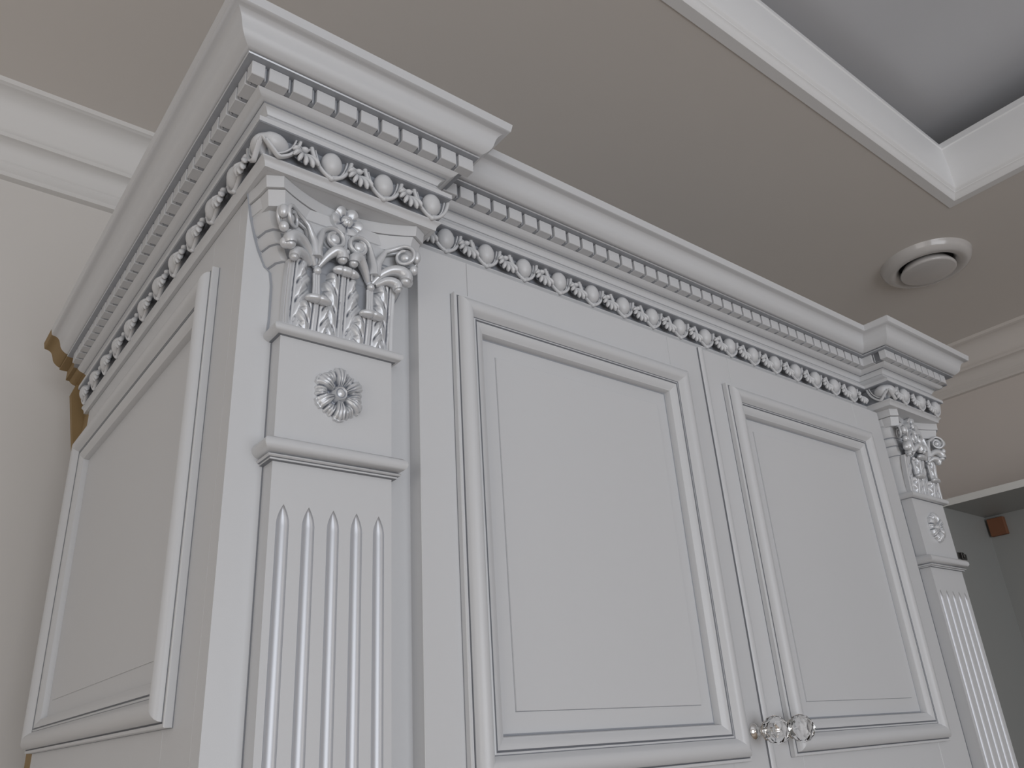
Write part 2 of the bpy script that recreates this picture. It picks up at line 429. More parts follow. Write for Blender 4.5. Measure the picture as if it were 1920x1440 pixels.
# eggs, shells and palmettes
PE = 0.0537
b = MB(); b.ball((0, -0.0022, 0.0008), (0.0099, 0.0086, 0.0123), 32, 20); egm = meshof('egg', b, WHITE, 60)
def shell_curve(sx, k=1.0, zt=0.0118, dz=0.0):
    return smoothpts([(sx*0.0198*k, -0.0042, zt), (sx*0.0186*k, -0.0044, 0.0062), (sx*0.0157*k, -0.0046, -0.0015), (sx*0.0108*k, -0.0048, -0.0085), (sx*0.0043*k, -0.0046, -0.0134+dz), (0, -0.0050, -0.0152+dz)], 5)
b = MB()
for sx in (-1, 1):
    c = shell_curve(sx); b.tube(c, [0.0021 - 0.0004*i/len(c) for i in range(len(c))], 8, up=(0, 1, 0), flat=1.3)
    c = shell_curve(sx, 0.80, 0.0105, 0.0024); b.tube([(p[0], p[1]+0.0012, p[2]) for p in c], 0.0011, 6, up=(0, 1, 0), flat=1.6)
    # cupped wall between the two rims
    o1 = shell_curve(sx, 0.97); i1 = shell_curve(sx, 0.50, 0.0105, 0.0042)
    b.grid([[o1[i], tuple((Vector(o1[i])+Vector(i1[i]))/2 + Vector((0, 0.0026, 0))), (i1[i][0], i1[i][1]+0.0045, i1[i][2])] for i in range(len(o1))], 1)
    b.grid([[tuple(o1[k]), (o1[k][0]+sx*0.0022, 0.0030, o1[k][2]-0.0003)] for k in range(len(o1))], 1)
    b.tube([(sx*0.0194, -0.0040, 0.0105), (sx*0.0206, -0.0040, 0.0126), (sx*0.0212, -0.0030, 0.0095)], [0.0019, 0.0015, 0.0008], 6, up=(0, 1, 0))
b.ball((0, -0.0050, -0.0154), (0.0026, 0.0026, 0.0022), 12, 8)
b.xf(lambda x, y, z: (x*1.02, y*1.0+0.0020, z))
shm = meshof('egg_shell', b, [EGGW, GLAZEL_SHADE], 60)
b = MB()
for j, (a, L, bx) in enumerate(((-74, 0.0120, -0.0012), (-50, 0.0142, -0.0010), (-26, 0.0158, -0.0004), (-2, 0.0168, 0.0), (21, 0.0168, 0.0006), (43, 0.0156, 0.0010))):
    a = math.radians(a)
    pts = [(bx + math.sin(a)*L*t*(1.12-0.22*t), 0.0006 - 0.0066*math.sin(t*PI*0.55), 0.0030 - math.cos(a)*L*t - 0.0022*t*t*abs(math.sin(a))) for t in (0.05, 0.25, 0.5, 0.72, 0.88, 1.0)]
    b.tube(pts, [0.0008, 0.0012, 0.0017, 0.0021, 0.0020, 0.0010], 10, up=(0, 1, 0), flat=1.3)
    b.ball(pts[-1], (0.0011, 0.0012, 0.0009), 10, 6)
b.grid([[(math.sin(math.radians(q))*r*0.0135, 0.0008-0.0030*r, 0.0030-math.cos(math.radians(q))*r*0.0135) for q in range(-80, 55, 9)] for r in (0.1, 0.5, 1.0)], 1)
b.ball((0, -0.0022, 0.0048), (0.0034, 0.0026, 0.0026), 14, 9)
arcp = [(0.0062*math.cos(PI+PI*i/10), 0.0002, 0.0102 + 0.0030*math.sin(PI+PI*i/10)) for i in range(11)]
b.tube(arcp, 0.0012, 6, up=(0, 1, 0), flat=1.3)
b.tube([(0, 0.000, 0.0040), (0, 0.0002, 0.0075)], 0.0014, 6, up=(0, 1, 0))
b.xf(lambda x, y, z: (x*1.08, y*1.2-0.0012, z*1.04-0.0004))
pam = meshof('palmette', b, [EGGW, GLAZEL_SHADE], 60)
ZE = 2.2487
def unit(side, t, egg=True, pal=True, shell=True):
    loc, rz = on_path(side, t, 0.0062, ZE)
    if egg: place('egg', egm, loc, ed, rz)
    if shell: place('egg_shell', shm, loc, ed, rz)
    if pal:
        loc, rz = on_path(side, t + PE/2, 0.0062, ZE); place('palmette', pam, loc, ed, rz)
for i in range(3): unit('bay', 0.0563 + 0.0545*i, pal=False)
for i in range(3):
    loc, rz = on_path('bay', 0.0293 + 0.0545*i, 0.0062, ZE); place('palmette', pam, loc, ed, rz)
place('palmette', pam, (0.1835, -0.0062, ZE), ed)
for i in range(16): unit('front', 0.2097 + 0.05375*i, pal=i < 15)
place('palmette', pam, (XQ-0.0255, -0.0062, ZE), ed)
for t in (1.1093, 1.1657, 1.2195): unit('bay', t, pal=False)
for t in (1.0815, 1.1375, 1.1927): loc, rz = on_path('bay', t, 0.0062, ZE); place('palmette', pam, loc, ed, rz)
t = 0.5872
while t > 0.0:
    unit('left', t, pal=False)
    loc, rz = on_path('left', t - PE/2 - 0.0008, 0.0062, ZE)
    if t - PE/2 > -0.04: place('palmette', pam, loc, ed, rz)
    t -= 0.0582 - 0.001
# corner eggs wrapped round the breaks
for cx, cy in ((0.0, -A), (XQ, -A)):
    b = MB()
    b.ball((cx+0.0008, cy+0.0008, ZE+0.0008), (0.0168, 0.0168, 0.0122), 44, 26)
    # cleft on the diagonal, as the two lobes meet over the mitre
    def cleft(x, y, z, cx=cx, cy=cy):
        dx, dy = x-cx, y-cy; r = math.hypot(dx, dy); a = math.atan2(dy, dx) + 3*PI/4
        a = (a + PI) % (2*PI) - PI
        k = 0.24*math.exp(-(a/0.28)**2) * (0.35 + 0.65*max(0, min(1, (ZE+0.005-z)/0.010)))
        lift = 0.0070*math.exp(-(a/0.35)**2)*max(0.0, (ZE - z)/0.010)
        return (cx+dx*(1-k), cy+dy*(1-k), z+lift)
    b.xf(cleft); build('egg', b, WHITE, ed, 60)
    b = MB()
    for sgn in (0, 1):
        c = [(0.0262, -0.0034, 0.0118), (0.0248, -0.0036, 0.0060), (0.0215, -0.0040, -0.0020), (0.0160, -0.0044, -0.0090), (0.0105, -0.0046, -0.0132), (0.0062, -0.0050, -0.0148), (0.0010, -0.0054, -0.0105), (-0.0068, -0.0058, -0.0030)]
        for kk, (rr, sh) in enumerate(((0.0020, 0), (0.0011, 0.0034))):
            pts = smoothpts([((p[0]-sh), p[1], p[2]+sh*0.7) for p in c], 5)
            pts = [(cx+p[0]-0.0015, cy-0.0062+p[1], ZE+p[2]) for p in pts] if sgn == 0 else [(cx-0.0062+p[1], cy+p[0]-0.0015, ZE+p[2]) for p in pts]
            b.tube(pts, rr, 6, up=(0, 1, 0) if sgn == 0 else (1, 0, 0), flat=1.3)
    build('egg_shell', b, EGGW, ed, 60)

# ---------------------------------------------------------------- bolection frame (doors and side)
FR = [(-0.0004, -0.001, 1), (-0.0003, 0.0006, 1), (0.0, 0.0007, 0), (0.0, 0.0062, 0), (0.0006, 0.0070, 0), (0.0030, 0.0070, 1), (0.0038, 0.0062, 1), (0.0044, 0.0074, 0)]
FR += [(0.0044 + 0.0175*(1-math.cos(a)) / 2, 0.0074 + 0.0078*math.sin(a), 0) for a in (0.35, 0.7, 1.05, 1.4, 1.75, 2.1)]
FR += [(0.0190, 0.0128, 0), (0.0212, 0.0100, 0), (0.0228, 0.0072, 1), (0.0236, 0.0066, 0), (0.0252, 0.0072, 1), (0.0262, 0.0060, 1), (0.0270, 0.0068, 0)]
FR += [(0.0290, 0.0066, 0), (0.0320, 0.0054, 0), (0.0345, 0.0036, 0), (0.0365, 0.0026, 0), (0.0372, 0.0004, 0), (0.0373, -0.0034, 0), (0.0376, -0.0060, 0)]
def frame(par, x0, x1, z0, z1, f, inset_panel, names=('moulding', 'panel')):
    """four mitred moulding lengths and a raised panel; f(u, w, h) -> world"""
    def corner(d, i): return ((x0+d, z0+d), (x1-d, z0+d), (x1-d, z1-d), (x0+d, z1-d))[i]
    for s_ in range(4):
        b = MB(); rows = []
        for (d, h, m) in FR:
            rows.append([f(*corner(d, s_), h), f(*corner(d, (s_+1) % 4), h)])
        vs = [p for r in rows for p in r]
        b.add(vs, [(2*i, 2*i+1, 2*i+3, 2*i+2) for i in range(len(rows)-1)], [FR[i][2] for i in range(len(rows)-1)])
        n = len(rows)
        b.add([rows[0][0], rows[0][1], rows[-1][1], rows[-1][0]], [(0, 3, 2, 1)], 0)
        b.add([r[0] for r in rows], [tuple(range(n))]); b.add([r[1] for r in rows], [tuple(range(n))[::-1]])
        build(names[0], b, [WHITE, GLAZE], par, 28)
    e = inset_panel
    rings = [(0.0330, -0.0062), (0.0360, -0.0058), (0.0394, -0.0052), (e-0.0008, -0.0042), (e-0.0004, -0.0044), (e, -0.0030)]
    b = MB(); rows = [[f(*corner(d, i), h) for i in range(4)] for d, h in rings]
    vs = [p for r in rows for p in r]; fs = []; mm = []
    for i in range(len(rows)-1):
        for j in range(4): fs.append((4*i+j, 4*i+(j+1) % 4, 4*i+4+(j+1) % 4, 4*i+4+j)); mm.append(1 if i in (0, 1, 3) else 0)  # outer rings grey: shadow band beside the moulding painted in
    k = 4*(len(rows)-1); fs.append((k, k+1, k+2, k+3)); mm.append(0)
    b.add(vs, fs, mm); build(names[1], b, [WHITE, GLAZEL_SHADE], par, 10)

TD = 0.018
def fdoor(u, w_, h): return (u, -TD-h, w_)
def fside(u, w_, h): return (-h, u, w_)
def boards(par, rects, face, mat_=WHITE):
    for nm, a0, a1, c0, c1 in rects:
        b = MB()
        if face == 'front': b.box((a0, -TD, c0), (a1, 0.0025, c1), bev=0.0004)
        else: b.box((0.0, a0, c0), (0.012, a1, c1), bev=0.0003)
        build(nm, b, mat_, par, None)
def door(name, x0, x1, m0, m1, s0, s1):
    d = place(name, None, (x0, -TD, 0.1), wd)
    g = 0.00018
    boards(d, [('stile', x0, s0-g, 0.10, ZD), ('stile', s1+g, x1, 0.10, ZD),
               ('rail', s0+g, s1-g, 2.150, ZD), ('rail', s0+g, s1-g, 1.645, 1.747), ('rail', s0+g, s1-g, 0.10, 0.20)], 'front')
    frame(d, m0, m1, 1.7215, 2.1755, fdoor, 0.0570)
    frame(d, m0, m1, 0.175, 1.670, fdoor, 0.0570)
    return d
dl = door('door', 0.168, 0.6040, 0.2068, 0.5668, 0.2290, 0.5441)
dr = door('door', 0.6052, 1.0655, 0.6452, 1.0095, 0.6677, 0.9870)
b = MB(); sweep(b, [(0, 0), (0.0, 0.0022), (0.0015, 0.0034), (0.0060, 0.0040), (0.0090, 0.0028), (0.0112, 0.0006), (0.0112, 0)], [(0, 0.1), (0, ZD-0.001)], side=-1, mi=[1, 0, 0, 0, 0, 1, 0])
b.xf(lambda x, y, z: (0.6038+x, -TD-z, y)); build('cover_strip', b, [WHITE, GLAZE], dr, 50)
# knobs
for d, kx in ((dl, 0.5858), (dr, 0.6320)):
    kz = 1.7497
    b = MB(); b.lathe([(0.0002, 0.0), (0.0088, 0.0), (0.0090, -0.0012), (0.0082, -0.0030), (0.0060, -0.0042), (0.0042, -0.0060), (0.0038, -0.0095), (0.0052, -0.0125), (0.0090, -0.0150), (0.0098, -0.0166), (0.0085, -0.0176), (0.0002, -0.0176)], (kx, -TD, kz), 'y', 32)
    build('knob_base', b, CHROME, d, 40)
    import bmesh
    bm = bmesh.new(); bmesh.ops.create_icosphere(bm, subdivisions=2, radius=0.0146)
    for v in bm.verts:                                   # flattened back and table of the cut crystal
        if v.co.y > 0.0115: v.co.y = 0.0115
        if v.co.y < -0.0128: v.co.y = -0.0128
    me = bpy.data.meshes.new('crystal_knob'); bm.to_mesh(me); bm.free(); me.materials.append(CRYST)
    place('crystal_knob', me, (kx, -TD-0.0176-0.0112, kz), d)

# side of the wardrobe
sd = place('side_panel', None, (0.0, 0.3, 0.1), wd)
g = 0.0002
boards(sd, [('stile', 0.0190, 0.0860-g, 0.0, 2.2240), ('stile', 0.570+g, 0.590, 0.0, 2.2240),
            ('rail', 0.0860+g, 0.570-g, 2.150, 2.2240), ('rail', 0.0860+g, 0.570-g, 1.70, 1.81), ('rail', 0.0860+g, 0.570-g, 0.0, 0.14)], 'side')
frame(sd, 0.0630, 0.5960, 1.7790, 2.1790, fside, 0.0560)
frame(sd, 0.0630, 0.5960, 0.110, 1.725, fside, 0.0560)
b = MB(); b.box((XT-0.012, 0.019, 0.0), (XT, 0.590, 2.2240)); part('side_panel', b, WHITE)

# ---------------------------------------------------------------- pilasters
FLC = [-0.0425, -0.0213, 0.0, 0.0208, 0.0414]
PW = 0.05375; ZF = 1.9335; FW = 0.0053; FD = 0.0040; FL = 0.016
def pilaster(cx):
    p = place('pilaster', None, (cx, 0, 0), wd)
    # shaft: front with openings for the flutes
    s0 = [-1, -0.94, -0.8, -0.55, -0.28, 0, 0.28, 0.55, 0.8, 0.94, 1]
    zr = [0.05, 1.0, 1.6, ZF-FL] + [ZF-FL+FL*t for t in (0.2, 0.4, 0.58, 0.74, 0.86, 0.94, 0.985, 1.0)]
    def wid(z):
        if z <= ZF-FL: return 1.0
        t = (z-(ZF-FL))/FL; return max(0.0, 1-t**1.8)
    sh = MB()
    xs_for = lambda z: [[c + FW*wid(z)*s for s in s0] for c in FLC]
    edges = [-PW] + [e for c in range(5) for e in (('f', c, 0), ('f', c, 1))] + [PW]
    def ex(e, z): return e if not isinstance(e, tuple) else FLC[e[1]] + FW*wid(z)*(-1 if e[2] == 0 else 1)
    for k in range(0, len(edges), 2):
        sh.grid([[(cx+ex(edges[k], z), -0.018, z), (cx+ex(edges[k+1], z), -0.018, z)] for z in zr])
    sh.add([(cx-PW, -0.018, ZF), (cx+PW, -0.018, ZF), (cx+PW, -0.018, 1.968), (cx-PW, -0.018, 1.968)], [(0, 1, 2, 3)])
    for sx in (-1, 1): sh.add([(cx+sx*PW, -0.018, 0.05), (cx+sx*PW, 0.0, 0.05), (cx+sx*PW, 0.0, 1.968), (cx+sx*PW, -0.018, 1.968)], [(0, 1, 2, 3)])
    # patina rubbed along the joint of pilaster and board
    for sx in (-1, 1):
        for z0, z1 in ((0.05, 1.9675), (1.986, 2.079)):
            x = cx+sx*PW; sh.box((min(x, x+sx*0.0011), -0.0005, z0), (max(x, x+sx*0.0011), 0.0, z1), 1)
    build('shaft', sh, [WHITE, GLAZE], p, 30, fix=False)
    for c in FLC:
        fl = MB(); fl.grid([[(cx+c+FW*wid(z)*s, -0.018+FD*(0.25+0.75*wid(z))*math.sqrt(max(0, 1-abs(s)**2.2))*min(1, wid(z)*6), z) for s in s0] for z in zr])
        build('flute', fl, SILVF, p, 60)
    b = MB(); b.box((cx-PW, -0.018, 1.984), (cx+PW, 0.0, 2.081)); build('rosette_block', b, WHITE, p, None)
    path = [(cx-PW, 0.0), (cx-PW, -0.018), (cx+PW, -0.018), (cx+PW, 0.0)]
    roll = [(-0.004, 1.9866), (0.001, 1.9866)] + [(0.0010+0.0098*math.sin(a), 1.9796+0.0070*math.cos(a)) for a in [PI*i/12 for i in range(1, 12)]] + [(0.0058, 1.9716), (0.0062, 1.9706), (0.0050, 1.9694), (0.0036, 1.9690), (0.0036, 1.9676), (-0.004, 1.9668)]
    mi = [0, 1] + [0]*10 + [1, 0, 0, 1, 0, 1, 0, 0]
    b = MB(); sweep(b, roll, path, mi, side=-1); build('band_moulding', b, [WHITE, GLAZE], p, 40)
    path = [(cx-PW, 0.0), (cx-PW, -0.018), (cx+PW, -0.018), (cx+PW, 0.0)]
    roll = [(-0.004, 2.0905), (0.0045, 2.0895)] + [(0.0030+0.0052*math.sin(a), 2.0845+0.0046*math.cos(a)) for a in [PI*i/10 for i in range(1, 10)]] + [(0.0028, 2.0796), (-0.004, 2.0790)]
    b = MB(); sweep(b, roll, path, [0]*11+[1, 1, 0], side=-1); build('neck_moulding', b, [WHITE, GLAZE], p, 40)
    # rosette
    b = MB(); rows = []; NT = 168; rc = (cx+0.0008, -0.018, 2.0353)
    rr = [0.0, 0.10, 0.155, 0.19, 0.23, 0.28, 0.33, 0.40, 0.47, 0.54, 0.61, 0.68, 0.75, 0.82, 0.88, 0.93, 0.97, 1.0, 1.0]
    for i, r in enumerate(rr):
        row = []
        for k in range(NT):
            th = 2*PI*k/NT + PI/2
            c6 = math.cos(6*(th-PI/2)); petal = max(0.0, c6); gap = max(0.0, -c6)
            R0 = 0.0237*(1 - 0.10*(gap**0.8) - 0.16*math.exp(-(abs(abs(c6)-0.05)/0.28)**2))
            R0 *= 1 + 0.02*math.cos(30*(th-PI/2))
            if r < 0.10: h = 0.0078
            elif r < 0.155: h = 0.0080
            elif r < 0.20: h = 0.0060
            elif r < 0.235: h = 0.0072
            elif r < 0.30: h = 0.0042
            else:
                t = (r-0.30)/0.70
                ribp = math.cos(34*(th-PI/2)*(1-0.0*t))
                hp = 0.0052 + 0.0034*math.sin(PI*min(1, t*1.05)) + 0.0010*ribp*(1-t)
                hg = 0.0022 + 0.0040*math.sin(PI*max(0, (t-0.25)/0.75))**1.0 - 0.0024*math.exp(-((t-0.18)/0.14)**2) + 0.0009*math.cos(42*(th-PI/2)+3*t)*(t > 0.3)
                wgt = 1/(1+math.exp(-9*(c6+0.1)))
                h = hg*(1-wgt)+hp*wgt - 0.0022*math.exp(-((c6+0.12)/0.16)**2)
                if r > 0.95: h *= 0.75
            if i == len(rr)-1: h = -0.0005
            rad = R0*r if r > 0.34 else 0.0230*r
            row.append((rc[0]+rad*math.cos(th), rc[1]-h, rc[2]+rad*math.sin(th)*1.05))
        rows.append(row)
    b.grid(rows, closed_u=True); build('rosette', b, SILV, p, 70)
    return p
CXL, CXR = 0.08425, 1.1600
pilaster(CXL); pilaster(CXR)

# ---------------------------------------------------------------- capitals
def leaf_mesh(b, G, u0, z0, Hh, Wd, base, pitch, sides=(-1, 1), lean=0.004, top=0.6, nlob=5):
    """carved acanthus: a midrib, flat shoulders with drop-shaped eyes and pillowed lobes sweeping up and out"""
    NA, NZ = 40, 96
    for sd_ in sides:
        rows = []
        for i in range(NZ+1):
            q = i/NZ; z = q*Hh; row = []
            full = Wd*(1 - (1-top)*max(0, (q-0.55)/0.45)**2)
            for j in range(NA+1):
                f = j/NA
                phe = ((z - 1.25*full)/pitch) % 1.0
                a = f*full*(0.86 + 0.17*math.sqrt(math.sin(PI*phe)))
                ph = ((z - 1.35*a)/pitch) % 1.0
                lob = min(1.0, max(0.0, (a-0.0052)/0.0035))
                pil = math.sin(PI*ph)**0.55
                h = base + lean*q*q + 0.0026*math.sin(PI*min(1, q*1.2)*0.5)
                if a < 0.0022: h += 0.0010
                h -= 0.0016*math.exp(-((a-0.0029)/0.0006)**2)
                h += lob*(0.0022*pil - 0.0014) + 0.0014*math.exp(-((a-0.0100)/0.0045)**2)
                h -= 0.0024*math.exp(-((a-0.0068)/0.0011)**2)*math.exp(-((ph-0.5 if ph > 0.5 else ph+0.5)-0.5)**2/0.012)
                h += lob*0.0003*math.cos(2*PI*2*ph)*(a > 0.009)
                h -= 0.0062*max(0.0, (f-0.55)/0.45)**2.2
                row.append(G(u0 + sd_*a, h, z0 + z))
            rows.append(row)
        b.grid(rows)
def leaf_tip(b, G, u, h, z, w_, d, hh, n=3):
    """rolled-over tip, notched into lobes"""
    rows = []
    for i in range(25):
        t = -1 + 2*i/24; r = math.sqrt(max(0.0, 1-abs(t)**2.6))
        k = r*(1 - 0.16*math.exp(-((abs((t*n/2+0.5*(n % 2 == 0)) % 1 - 0.5))/0.07)**2))
        droop = 0.35*hh*t*t
        rows.append([G(u + t*w_, h + d*k*math.cos(2*PI*m/18), z - droop + hh*k*math.sin(2*PI*m/18)) for m in range(18)])
    b.grid(rows, closed_u=True)
def spiral(r0, turns, a0, sgn, n=44, r1=0.42):
    out = []
    for i in range(n+1):
        t = i/n; a = a0 + sgn*2*PI*turns*t; r = r0*(1-(1-r1)*t**0.85); out.append((r*math.cos(a), r*math.sin(a), t))
    return out
def capital(cx):
    cp = place('capital', None, (cx, 0, 2.0885), wd)
    G = lambda u, h, z: (cx+u, -h, z)
    # bell with ribbed flaring sides
    lev = []
    def cushion(z0, z1, w0, w1, d0, d1):
        for t, k in ((0.0, 1.0), (0.07, 0.45), (0.18, 0.1), (0.5, 0.0), (0.82, 0.1), (0.93, 0.45), (1.0, 1.0)):
            lev.append((z0+(z1-z0)*t, w0+(w1-w0)*t-0.0026*k, d0+(d1-d0)*t-0.0016*k))
    lev += [(2.0885, 0.0578, 0.0222), (2.10, 0.0570, 0.0218), (2.135, 0.0570, 0.0218), (2.148, 0.0590, 0.0222), (2.1505, 0.0612, 0.0226)]
    cushion(2.1510, 2.1665, 0.0640, 0.0708, 0.0235, 0.0252)
    cushion(2.1665, 2.1795, 0.0708, 0.0752, 0.0252, 0.0266)
    cushion(2.1795, 2.2000, 0.0752, 0.0808, 0.0266, 0.0275)
    lev += [(2.2005, 0.0806, 0.0275), (2.2120, 0.0826, 0.0285)]
    b = MB(); rows = []
    for z, w_, d in lev:
        c = 0.0065
        rows.append([G(-w_, -0.001, z), G(-w_+0.0025, d*0.55, z), G(-w_+c, d*0.80, z), G(-w_+c+0.006, d*0.86, z), G(0, d*0.84, z), G(w_-c-0.006, d*0.86, z), G(w_-c, d*0.80, z), G(w_-0.0025, d*0.55, z), G(w_, -0.001, z)])
    b.grid(rows)
    zz = [l[0] for l in lev]; nf = len(rows[0])-1
    for i in range(len(lev)-1):
        if 2.095 < zz[i] < 2.176:
            for j in (3, 4): b.m[i*nf+j] = 2
    for i in range(len(lev)-1):
        if 2.1495 < zz[i] < 2.2005 and zz[i+1]-zz[i] < 0.0015 and zz[i+1]-zz[i] > 0.0006 and (i % 7 in (5, 4, 11)):
            for j in range(nf): b.m[i*nf+j] = 2
    for sx in (-1, 1):      # patina rubbed along the joint of bell and board
        b.grid([[G(sx*(l[1]-0.001), 0.0004, l[0]), G(sx*(l[1]+0.0020), 0.0004, l[0])] for l in (lev[0], lev[1], lev[2], lev[3], lev[4], (2.1520, 0.0640), (2.1665, 0.0708), (2.1795, 0.0752), (2.2000, 0.0806), (2.2240, 0.0850))], 2)
    build('bell', b, [WHITE, GLAZE, GLAZEL_SHADE], cp, 35)
    # abacus with concave front, two tiers
    def tier(mb, z0, z1, k0, k1, dd0, dd1, mid):
        def out(k, dd):
            pts = [(-0.0855*k, 0.0), (-0.0835*k, 0.016-dd), (-0.0822*k, 0.0335-dd), (-0.0690*k, 0.0410-dd)]
            pts += [(-0.0690*k*(1-t) , mid-dd+(0.0410-mid)*(1-t)**1.9) for t in (0.15, 0.3, 0.45, 0.6, 0.75, 0.9)]
            pts += [(0, mid-dd)]
            return pts + [(-u, h) for u, h in pts[:-1]][::-1]
        r0, r1 = out(k0, dd0), out(k1, dd1); n = len(r0)
        mb.grid([[G(u, h, z0) for u, h in r0], [G(u, h, z1) for u, h in r1]])
        mb.add([G(u, h, z0) for u, h in r0], [tuple(range(n))]); mb.add([G(u, h, z1) for u, h in r1], [tuple(range(n))[::-1]])
    b = MB(); tier(b, 2.2128, 2.2246, 0.985, 1.0, 0.0006, 0.0, 0.0200); build('abacus', b, WHITE, cp, 20)
    b = MB(); tier(b, 2.2118, 2.2130, 0.94, 0.94, 0.0035, 0.0035, 0.0200); build('abacus_groove', b, GLAZE, cp, 20)
    b = MB(); tier(b, 2.1975, 2.2120, 0.925, 0.958, 0.0060, 0.0025, 0.0205); build('abacus_underside', b, WHITE, cp, 20)
    # leaves
    b = MB(); leaf_mesh(b, G, 0.0, 2.0885, 0.0640, 0.0215, 0.0185, 0.0180, lean=0.0040, top=0.62)
    leaf_tip(b, G, 0.0, 0.0290, 2.1545, 0.0135, 0.0050, 0.0046, 3); build('acanthus_leaf', b, SILV, cp, 65)
    for sx in (-1, 1):
        b = MB(); leaf_mesh(b, G, sx*0.0500, 2.0885, 0.0660, 0.0215, 0.0185, 0.0180, sides=(-sx,), lean=0.0050, top=0.70)
        b.grid([[G(sx*(0.0500+a), h+0.005*q*q, 2.0885+0.0630*q) for a, h in ((-0.001, 0.0205), (0.0, 0.0220), (0.0024, 0.0220), (0.0030, 0.0205), (0.0036, 0.0205), (0.0042, 0.0140))] for q in (0, 0.25, 0.5, 0.75, 1.0)])
        build('acanthus_leaf', b, SILV, cp, 65)
        b = MB(); leaf_mesh(b, G, sx*0.0262, 2.0885, 0.0270, 0.0165, 0.0215, 0.0140, lean=0.0020, top=0.80)
        leaf_tip(b, G, sx*0.0262, 0.0300, 2.1168, 0.0128, 0.0054, 0.0040, 2); build('acanthus_leaf', b, SILV, cp, 65)
        # leaves folding out under the scrolls
        b = MB()
        b.tube(smoothpts([G(sx*0.0290, 0.0235, 2.1535), G(sx*0.0360, 0.0275, 2.1630), G(sx*0.0450, 0.0315, 2.1690), G(sx*0.0535, 0.0350, 2.1690), G(sx*0.0585, 0.0370, 2.1640), G(sx*0.0580, 0.0370, 2.1590)], 5), [0.0026+0.0034*math.sin(PI*0.62*i/25) for i in range(26)], 12, up=(0, 1, 0), flat=1.25)
        b.tube(smoothpts([G(sx*0.0330, 0.0240, 2.1530), G(sx*0.0420, 0.0290, 2.1580), G(sx*0.0500, 0.0320, 2.1560), G(sx*0.0520, 0.0330, 2.1500)], 5), [0.0022+0.0028*math.sin(PI*0.7*i/15) for i in range(16)], 10, up=(0, 1, 0), flat=1.2)
        b.ball(G(sx*0.0580, 0.0370, 2.1585), (0.0050, 0.0050, 0.0042), 16, 10); b.ball(G(sx*0.0520, 0.0330, 2.1495), (0.0034, 0.0038, 0.0030), 14, 9)
        build('curled_leaf', b, SILV, cp, 65)
        b = MB()
        b.tube(smoothpts([G(sx*0.0250, 0.0235, 2.1540), G(sx*0.0190, 0.0275, 2.1640), G(sx*0.0120, 0.0305, 2.1710), G(sx*0.0065, 0.0320, 2.1690), G(sx*0.0055, 0.0320, 2.1635)], 5), [0.0024+0.0032*math.sin(PI*0.62*i/20) for i in range(21)], 12, up=(0, 1, 0), flat=1.25)
        b.ball(G(sx*0.0055, 0.0320, 2.1632), (0.0044, 0.0048, 0.0038), 14, 9)
        build('curled_leaf', b, SILV, cp, 65)
        # bud and fluted stem of the caulicole
        b = MB(); b.ball(G(sx*0.0268, 0.0262, 2.1478), (0.0038, 0.0036, 0.0036), 16, 10)
        for q in (-1, 0, 1): b.tube([G(sx*0.0268+q*0.0022, 0.0245, 2.1450), G(sx*0.0266+q*0.0020, 0.0248, 2.1330), G(sx*0.0264+q*0.0026, 0.0250, 2.1180)], 0.0015, 8, up=(0, 1, 0))
        cup = []
        for t in range(7):
            f = t/6; cup.append([G(sx*0.0268 + (0.0030+0.0058*f)*math.cos(a), 0.0232 + (0.0026+0.0022*f)*math.sin(a), 2.1505+0.0120*f) for a in [PI*k/12 for k in range(13)]])
        b.grid(cup); b.tube([G(sx*0.0268, 0.0285, 2.164), G(sx*0.0262, 0.0290, 2.158), G(sx*0.0268, 0.0282, 2.154)], 0.0008, 6, up=(0, 1, 0))
        build('stalk', b, SILV, cp, 60)
        # inner helix, facing forwards
        b = MB(); hc = (sx*0.0125, 0.0262, 2.1855); R_ = 0.0122
        sp = spiral(R_, 1.2, 0.3 if sx > 0 else PI-0.3, 1 if sx > 0 else -1)
        start = sp[0]
        pts = [G(sx*0.0285, 0.0262, 2.1600), G(sx*0.0285, 0.0270, 2.1680), G(sx*0.0265, 0.0272, 2.1790)]
        rad = [0.0056, 0.0046, 0.0034]
        for (x, z, t) in sp: pts.append(G(hc[0]+x, hc[1]+0.0015+0.0022*t, hc[2]+z)); rad.append(0.0024-0.0008*t)
        b.tube(pts, rad, 8, up=(0, 1, 0), flat=1.6)
        b.ball(G(hc[0], hc[1]+0.0022, hc[2]), (0.0054, 0.0034, 0.0054), 20, 12)
        b.prism([(hc[0]+cx+0.0098*math.cos(2*PI*k/24), hc[2]+0.0098*math.sin(2*PI*k/24)) for k in range(24)], -hc[1]+0.0015, -hc[1]+0.006)
        n0 = len(b.v)-48; b.v[n0:] = [(p[0], p[2], p[1]) for p in b.v[n0:]]
        build('helix', b, SILV, cp, 60)
        # corner volute on the diagonal
        b = MB(); vc = (sx*0.0600, 0.0340, 2.1862); D = (sx*0.7071, 0.7071); N = (-sx*0.7071, 0.7071)
        sp = spiral(0.0132, 1.25, PI-0.35, -1)
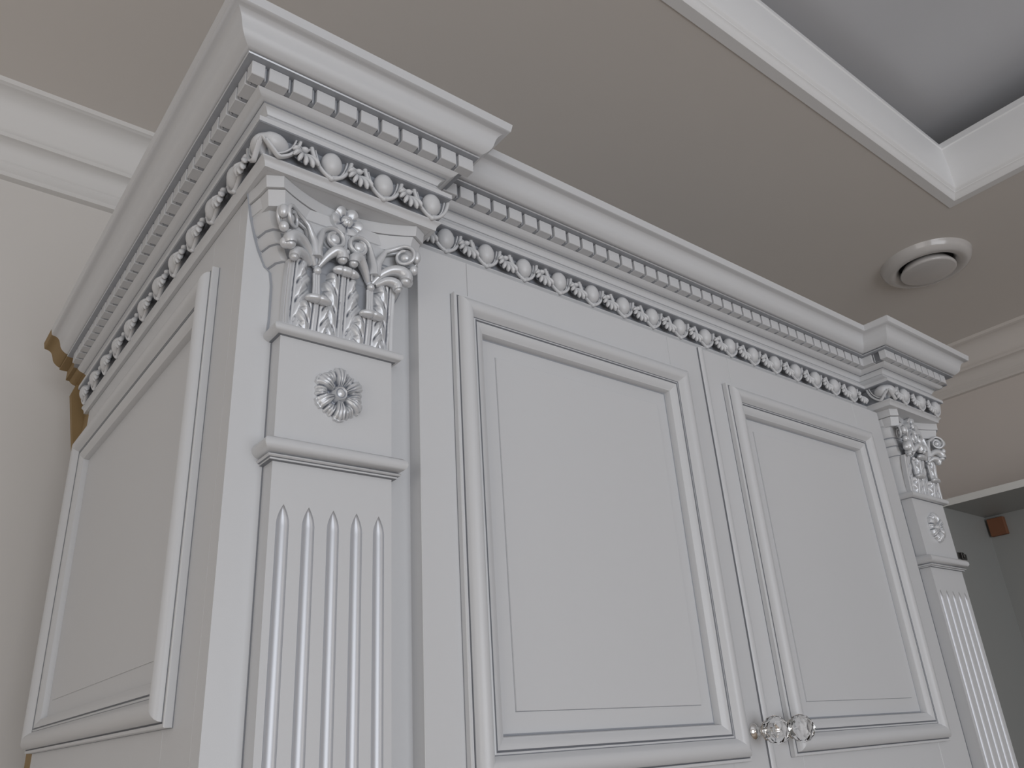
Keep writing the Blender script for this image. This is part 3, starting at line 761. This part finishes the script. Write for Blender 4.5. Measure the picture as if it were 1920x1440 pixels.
        for off, r_, fl in ((0.0046, 0.0020, 1.0), (-0.0046, 0.0020, 1.0)):
            pts = [G(sx*0.0300, 0.0270+off*0.3, 2.1600), G(sx*0.0325, 0.0275+off*0.4, 2.1740)]; rad = [0.0054, 0.0042]
            pts.append(G(sx*0.0395, 0.0285+off*0.6, 2.1890)); rad.append(0.0024)
            for (x, z, t) in sp[6:]:
                o = off*(1+0.25*t)
                pts.append(G(vc[0]+D[0]*x+N[0]*o, vc[1]+D[1]*x+N[1]*o, vc[2]+z)); rad.append(r_*(1-0.3*t))
            b.tube(pts, rad, 8, up=(0, 0.3, 1) if False else (N[0], -N[1], 0.0), flat=1.0)
        rim = []
        for (x, z, t) in sp[6:34]:
            rim.append([G(vc[0]+D[0]*x*k+N[0]*o, vc[1]+D[1]*x*k+N[1]*o, vc[2]+z*k) for o, k in ((0.0040, 1.0), (0.0015, 0.90), (-0.0015, 0.90), (-0.0040, 1.0))])
        b.grid(rim)
        for o in (0.0022, -0.0022):
            disc = [[G(vc[0]+D[0]*r*math.cos(a)+N[0]*o, vc[1]+D[1]*r*math.cos(a)+N[1]*o, vc[2]+r*math.sin(a)) for a in [2*PI*k/24 for k in range(24)]] for r in (0.0001, 0.0095)]
            b.grid(disc, closed_u=True)
        b.ball(G(*vc), (0.0056, 0.0056, 0.0050), 20, 12)
        for bu, bh, bz, br in ((0.0675, 0.0415, 2.1870, (0.0046, 0.0046, 0.0068)), (0.0655, 0.0395, 2.1725, (0.0044, 0.0044, 0.0050)), (0.0590, 0.0365, 2.1690, (0.0042, 0.0042, 0.0046)), (0.0610, 0.0350, 2.1600, (0.0056, 0.0048, 0.0054))):
            b.ball(G(sx*bu, bh, bz), br, 14, 10)
        build('volute', b, SILV, cp, 60)
    # flower on the abacus
    b = MB(); rows = []; NT = 96; fc = (0.0, 0.0255, 2.2103)
    for i, r in enumerate((0.0, 0.10, 0.20, 0.30, 0.37, 0.42, 0.50, 0.62, 0.75, 0.88, 1.0, 1.0)):
        row = []
        for k in range(NT):
            th = 2*PI*k/NT; c6 = math.cos(6*th); R0 = 0.0158*(0.86+0.14*math.sqrt(abs(0.5+0.5*c6)))
            if r < 0.39: h = 0.0044*math.sqrt(max(0, 1-(r/0.40)**2.6))+0.0022
            else: h = 0.0008 + 0.0048*((r-0.33)/0.5)*(1.5-(r-0.33)/0.67*0.9)*(0.55+0.45*(0.5+0.5*c6)) - 0.0015*math.exp(-((c6+1)/0.25)**2)
            if i == 11: h = -0.006
            row.append(G(fc[0]+R0*r*math.cos(th), fc[1]+h, fc[2]+R0*r*math.sin(th)))
        rows.append(row)
    b.grid(rows, closed_u=True)
    for dx in (-0.0013, 0.0013): b.ball(G(fc[0]+dx, fc[1]+0.0076, fc[2]), 0.0007, 8, 6)
    for q in (-2, -1, 0, 1, 2): b.tube([G(q*0.0022, 0.0255, 2.1985), G(q*0.0014, 0.0262, 2.1900), G(q*0.0006, 0.0255, 2.1800)], [0.0014, 0.0011, 0.0006], 6, up=(0, 1, 0))
    b.ball(G(0, 0.0290, 2.1755), (0.0032, 0.0028, 0.0030), 14, 9)
    build('flower', b, SILV, cp, 60)
capital(CXL); capital(CXR)
